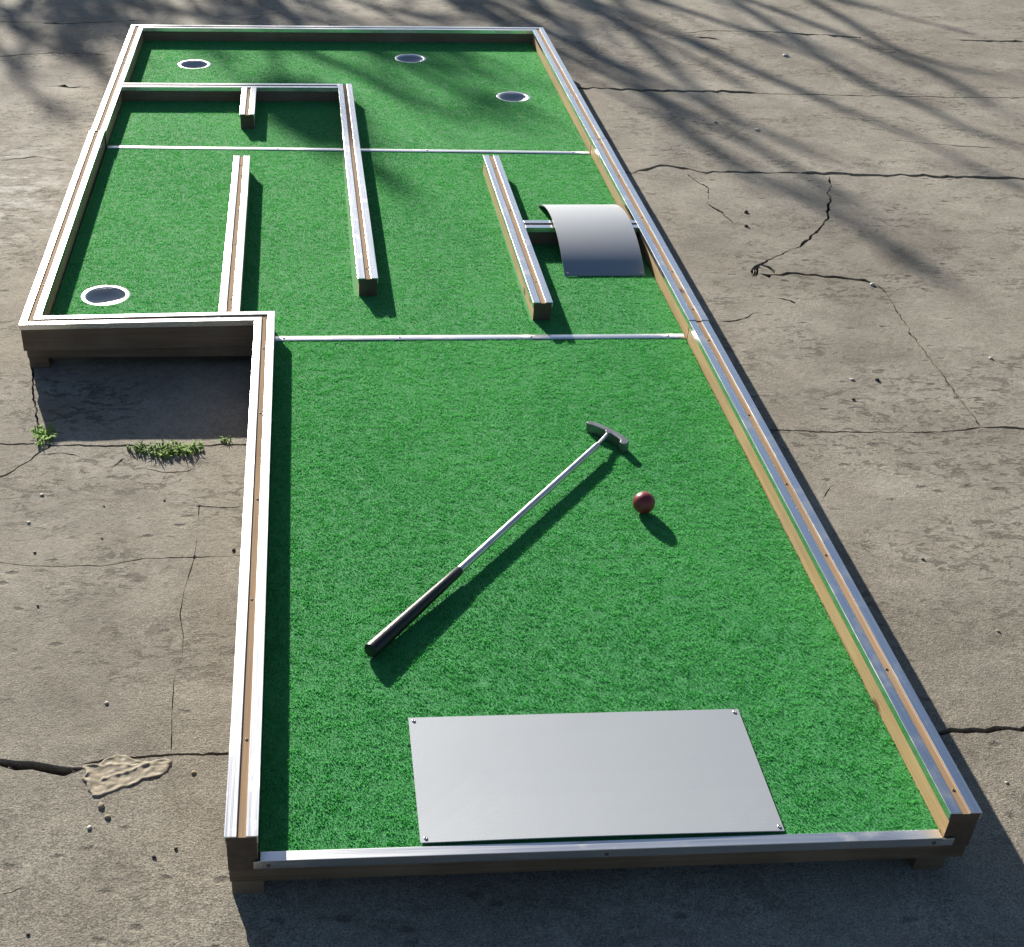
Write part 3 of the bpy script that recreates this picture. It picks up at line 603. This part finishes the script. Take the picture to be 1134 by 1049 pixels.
def twigs(pl, n, lmax):
    for _ in range(n):
        i = random.randrange(len(pl)-1); p = pl[i].lerp(pl[i+1], random.random()); d = (pl[i+1]-pl[i]).normalized()
        d = (d+Vector((random.gauss(0, .55), random.gauss(0, .55), random.gauss(.1, .3)))).normalized(); L_ = random.uniform(.12, lmax)
        q = p+d*L_; ch = wiggle(p, q, 3, L_*.05); r0 = random.uniform(.006, .011); tube(BV, BF, [c_-to for c_ in ch], [r0, r0*.85, r0*.7, r0*.4], 5)
        for _k in range(3):                                               # opening buds
            b_ = p.lerp(q, random.uniform(.3, 1)); s_ = random.uniform(.008, .02); v0 = len(BV)
            n1 = Vector((random.gauss(0, 1), random.gauss(0, 1), random.gauss(0, 1))).normalized(); n2 = n1.orthogonal().normalized()
            BV.extend([tuple(b_-to), tuple(b_+n1*s_+n2*s_*.5-to), tuple(b_+n1*s_*2-to), tuple(b_+n1*s_-n2*s_*.5-to)]); BF.append((v0, v0+1, v0+2, v0+3))
for k_, st in enumerate(STREAK):
    Yb = 12+random.uniform(-.8, .8); P3 = []
    zz0 = None
    for x, y in st:
        zz = (Yb-y)/uy; P3.append(Vector((x+ux*zz, y+uy*zz, zz-G)))
        Yb += random.uniform(-.1, .1)
    hb = min(hubs, key=lambda h_: (h_-P3[0]).length); n = len(P3)
    fat = .7 if k_ in (9, 18) else (1.25 if k_ < 15 else 1.35 if k_ < 21 else 1.0)
    conn = wiggle(hb, P3[0], 3, .05); r0 = .021*fat
    tube(BV, BF, [c_-to for c_ in conn], [r0*1.1, r0*1.06, r0*1.03, r0], 6)
    tube(BV, BF, [c_-to for c_ in P3], [r0*(1-.72*i/(n-1))*(.35 if k_ in (9, 18) else 1) for i in range(n)], 6)
    if k_ in (9, 18):                                                     # leaves added to darken the shadows of these two shoots
        for _ in range(210):
            u_ = 1+(n-2)*random.random()**.8; i_ = min(int(u_), n-2); b_ = P3[i_].lerp(P3[i_+1], u_-i_)+Vector((random.gauss(0, .016), random.gauss(0, .03), random.gauss(0, .016))); leafquad(b_, random.uniform(.010, .018))
    twigs(conn, 3, .45); twigs(P3, (4 if k_ < 15 else 6) if k_ not in (9, 18) else 0, .30)
for k_ in range(52):                                                       # the dense lower shoots
    side = (0, 1, 0, 1, 2, 0)[k_ % 6]; x = (random.uniform(-1.25, -.4), random.uniform(-.4, 1.1), random.uniform(1.0, 2.2), random.uniform(1.1, 2.0))[side]; y1 = (random.uniform(4.15, 4.7), random.uniform(4.45, 4.75), random.uniform(3.7, 4.6), random.uniform(3.1, 4.0))[side]; y0 = y1+random.uniform(.8, 1.5)
    Yb = 12+random.uniform(-1.1, 1.1); P3 = []
    for i in range(4):
        y = y0+(y1-y0)*i/3; xx = x+random.gauss(0, .05)-(y-y1)*.25*random.uniform(.2, 1.6); zz = (Yb-y)/uy; P3.append(Vector((xx+ux*zz, y+uy*zz, zz-G)))
    hb = min(hubs, key=lambda h_: (h_-P3[0]).length); r0 = random.uniform(.014, .026); conn = wiggle(hb, P3[0], 2, .05)
    tube(BV, BF, [c_-to for c_ in conn], [r0*1.1, r0*1.05, r0], 6); tube(BV, BF, [c_-to for c_ in P3], [r0, r0*.8, r0*.55, r0*.25], 6); twigs(P3, 5, .3)
# leaf clumps added on the sun path to cast blobs of shade
for (x, y, rx, n) in ((.21, 3.01, .085, 1500), (.15, 3.14, .075, 1300), (.27, 2.89, .05, 800), (.24, 3.12, .07, 800), (.66, 3.62, .09, 70), (.80, 3.12, .09, 80), (.45, 3.45, .11, 50), (.02, 3.95, .11, 70), (.55, 3.88, .12, 80), (.75, 3.78, .09, 80)):
    zz = (12-y)/uy; cpt = Vector((x+ux*zz, y+uy*zz, zz-G))
    for _ in range(n):
        b_ = cpt+Vector((random.gauss(0, rx*.6), random.gauss(0, .07), random.gauss(0, rx*.5))); s_ = random.uniform(.012, .024); v0 = len(BV)
        n1 = Vector((random.gauss(0, 1), random.gauss(0, 1), random.gauss(0, 1))).normalized(); n2 = n1.orthogonal().normalized()
        BV.extend([tuple(b_-to), tuple(b_+n1*s_+n2*s_*.7-to), tuple(b_+n1*s_*2-to), tuple(b_+n1*s_-n2*s_*.7-to)]); BF.append((v0, v0+1, v0+2, v0+3))
mesh('trunk', TV, TF, M['bark'], tree, True); mesh('crown', BV, BF, M['bark'], tree)

# ------------------------------------------------------------------ light, sky, camera
w = bpy.data.worlds.new('World'); bpy.context.scene.world = w; w.use_nodes = True; nt = w.node_tree; bg = nt.nodes['Background']
sk = nt.nodes.new('ShaderNodeTexSky'); sk.sky_type = 'NISHITA'; sk.sun_disc = False; sk.sun_elevation = SUN_EL; sk.sun_rotation = SUN_AZ; sk.air_density = .9; sk.dust_density = .75; sk.ozone_density = 2.5
nt.links.new(sk.outputs[0], bg.inputs[0]); bg.inputs[1].default_value = .05
sl = bpy.data.lights.new('sun', 'SUN'); sl.energy = 5.0; sl.angle = R(.53); sl.color = (1.0, .93, .82)
so_ = bpy.data.objects.new('sun', sl); C.objects.link(so_)
sd = Vector((math.sin(SUN_AZ)*math.cos(SUN_EL), math.cos(SUN_AZ)*math.cos(SUN_EL), math.sin(SUN_EL))); so_.rotation_euler = sd.to_track_quat('Z', 'Y').to_euler(); so_.location = sd*20
cd = bpy.data.cameras.new('camera'); co = bpy.data.objects.new('camera', cd); C.objects.link(co); bpy.context.scene.camera = co
r_ = Vector((.997646, -.064427, .023466)); u_ = Vector((.017359, .568404, .822567)); f_ = Vector((.066334, .820223, -.568184))
m4 = Matrix(((r_.x, u_.x, -f_.x, .121907*S), (r_.y, u_.y, -f_.y, -1.204066*S), (r_.z, u_.z, -f_.z, 1.360623*S), (0, 0, 0, 1))); co.matrix_world = m4
cd.sensor_width = 36; cd.lens = 1496.648/1134*36; cd.shift_x = (567-447.370)/1134; cd.shift_y = (580.968-524.5)/1134; cd.clip_start = .05; cd.clip_end = 1000
sc = bpy.context.scene; sc.view_settings.view_transform = 'Standard'; sc.view_settings.look = 'None'; sc.view_settings.exposure = .95; sc.view_settings.gamma = 1
sc.render.resolution_x, sc.render.resolution_y = 1024, 947
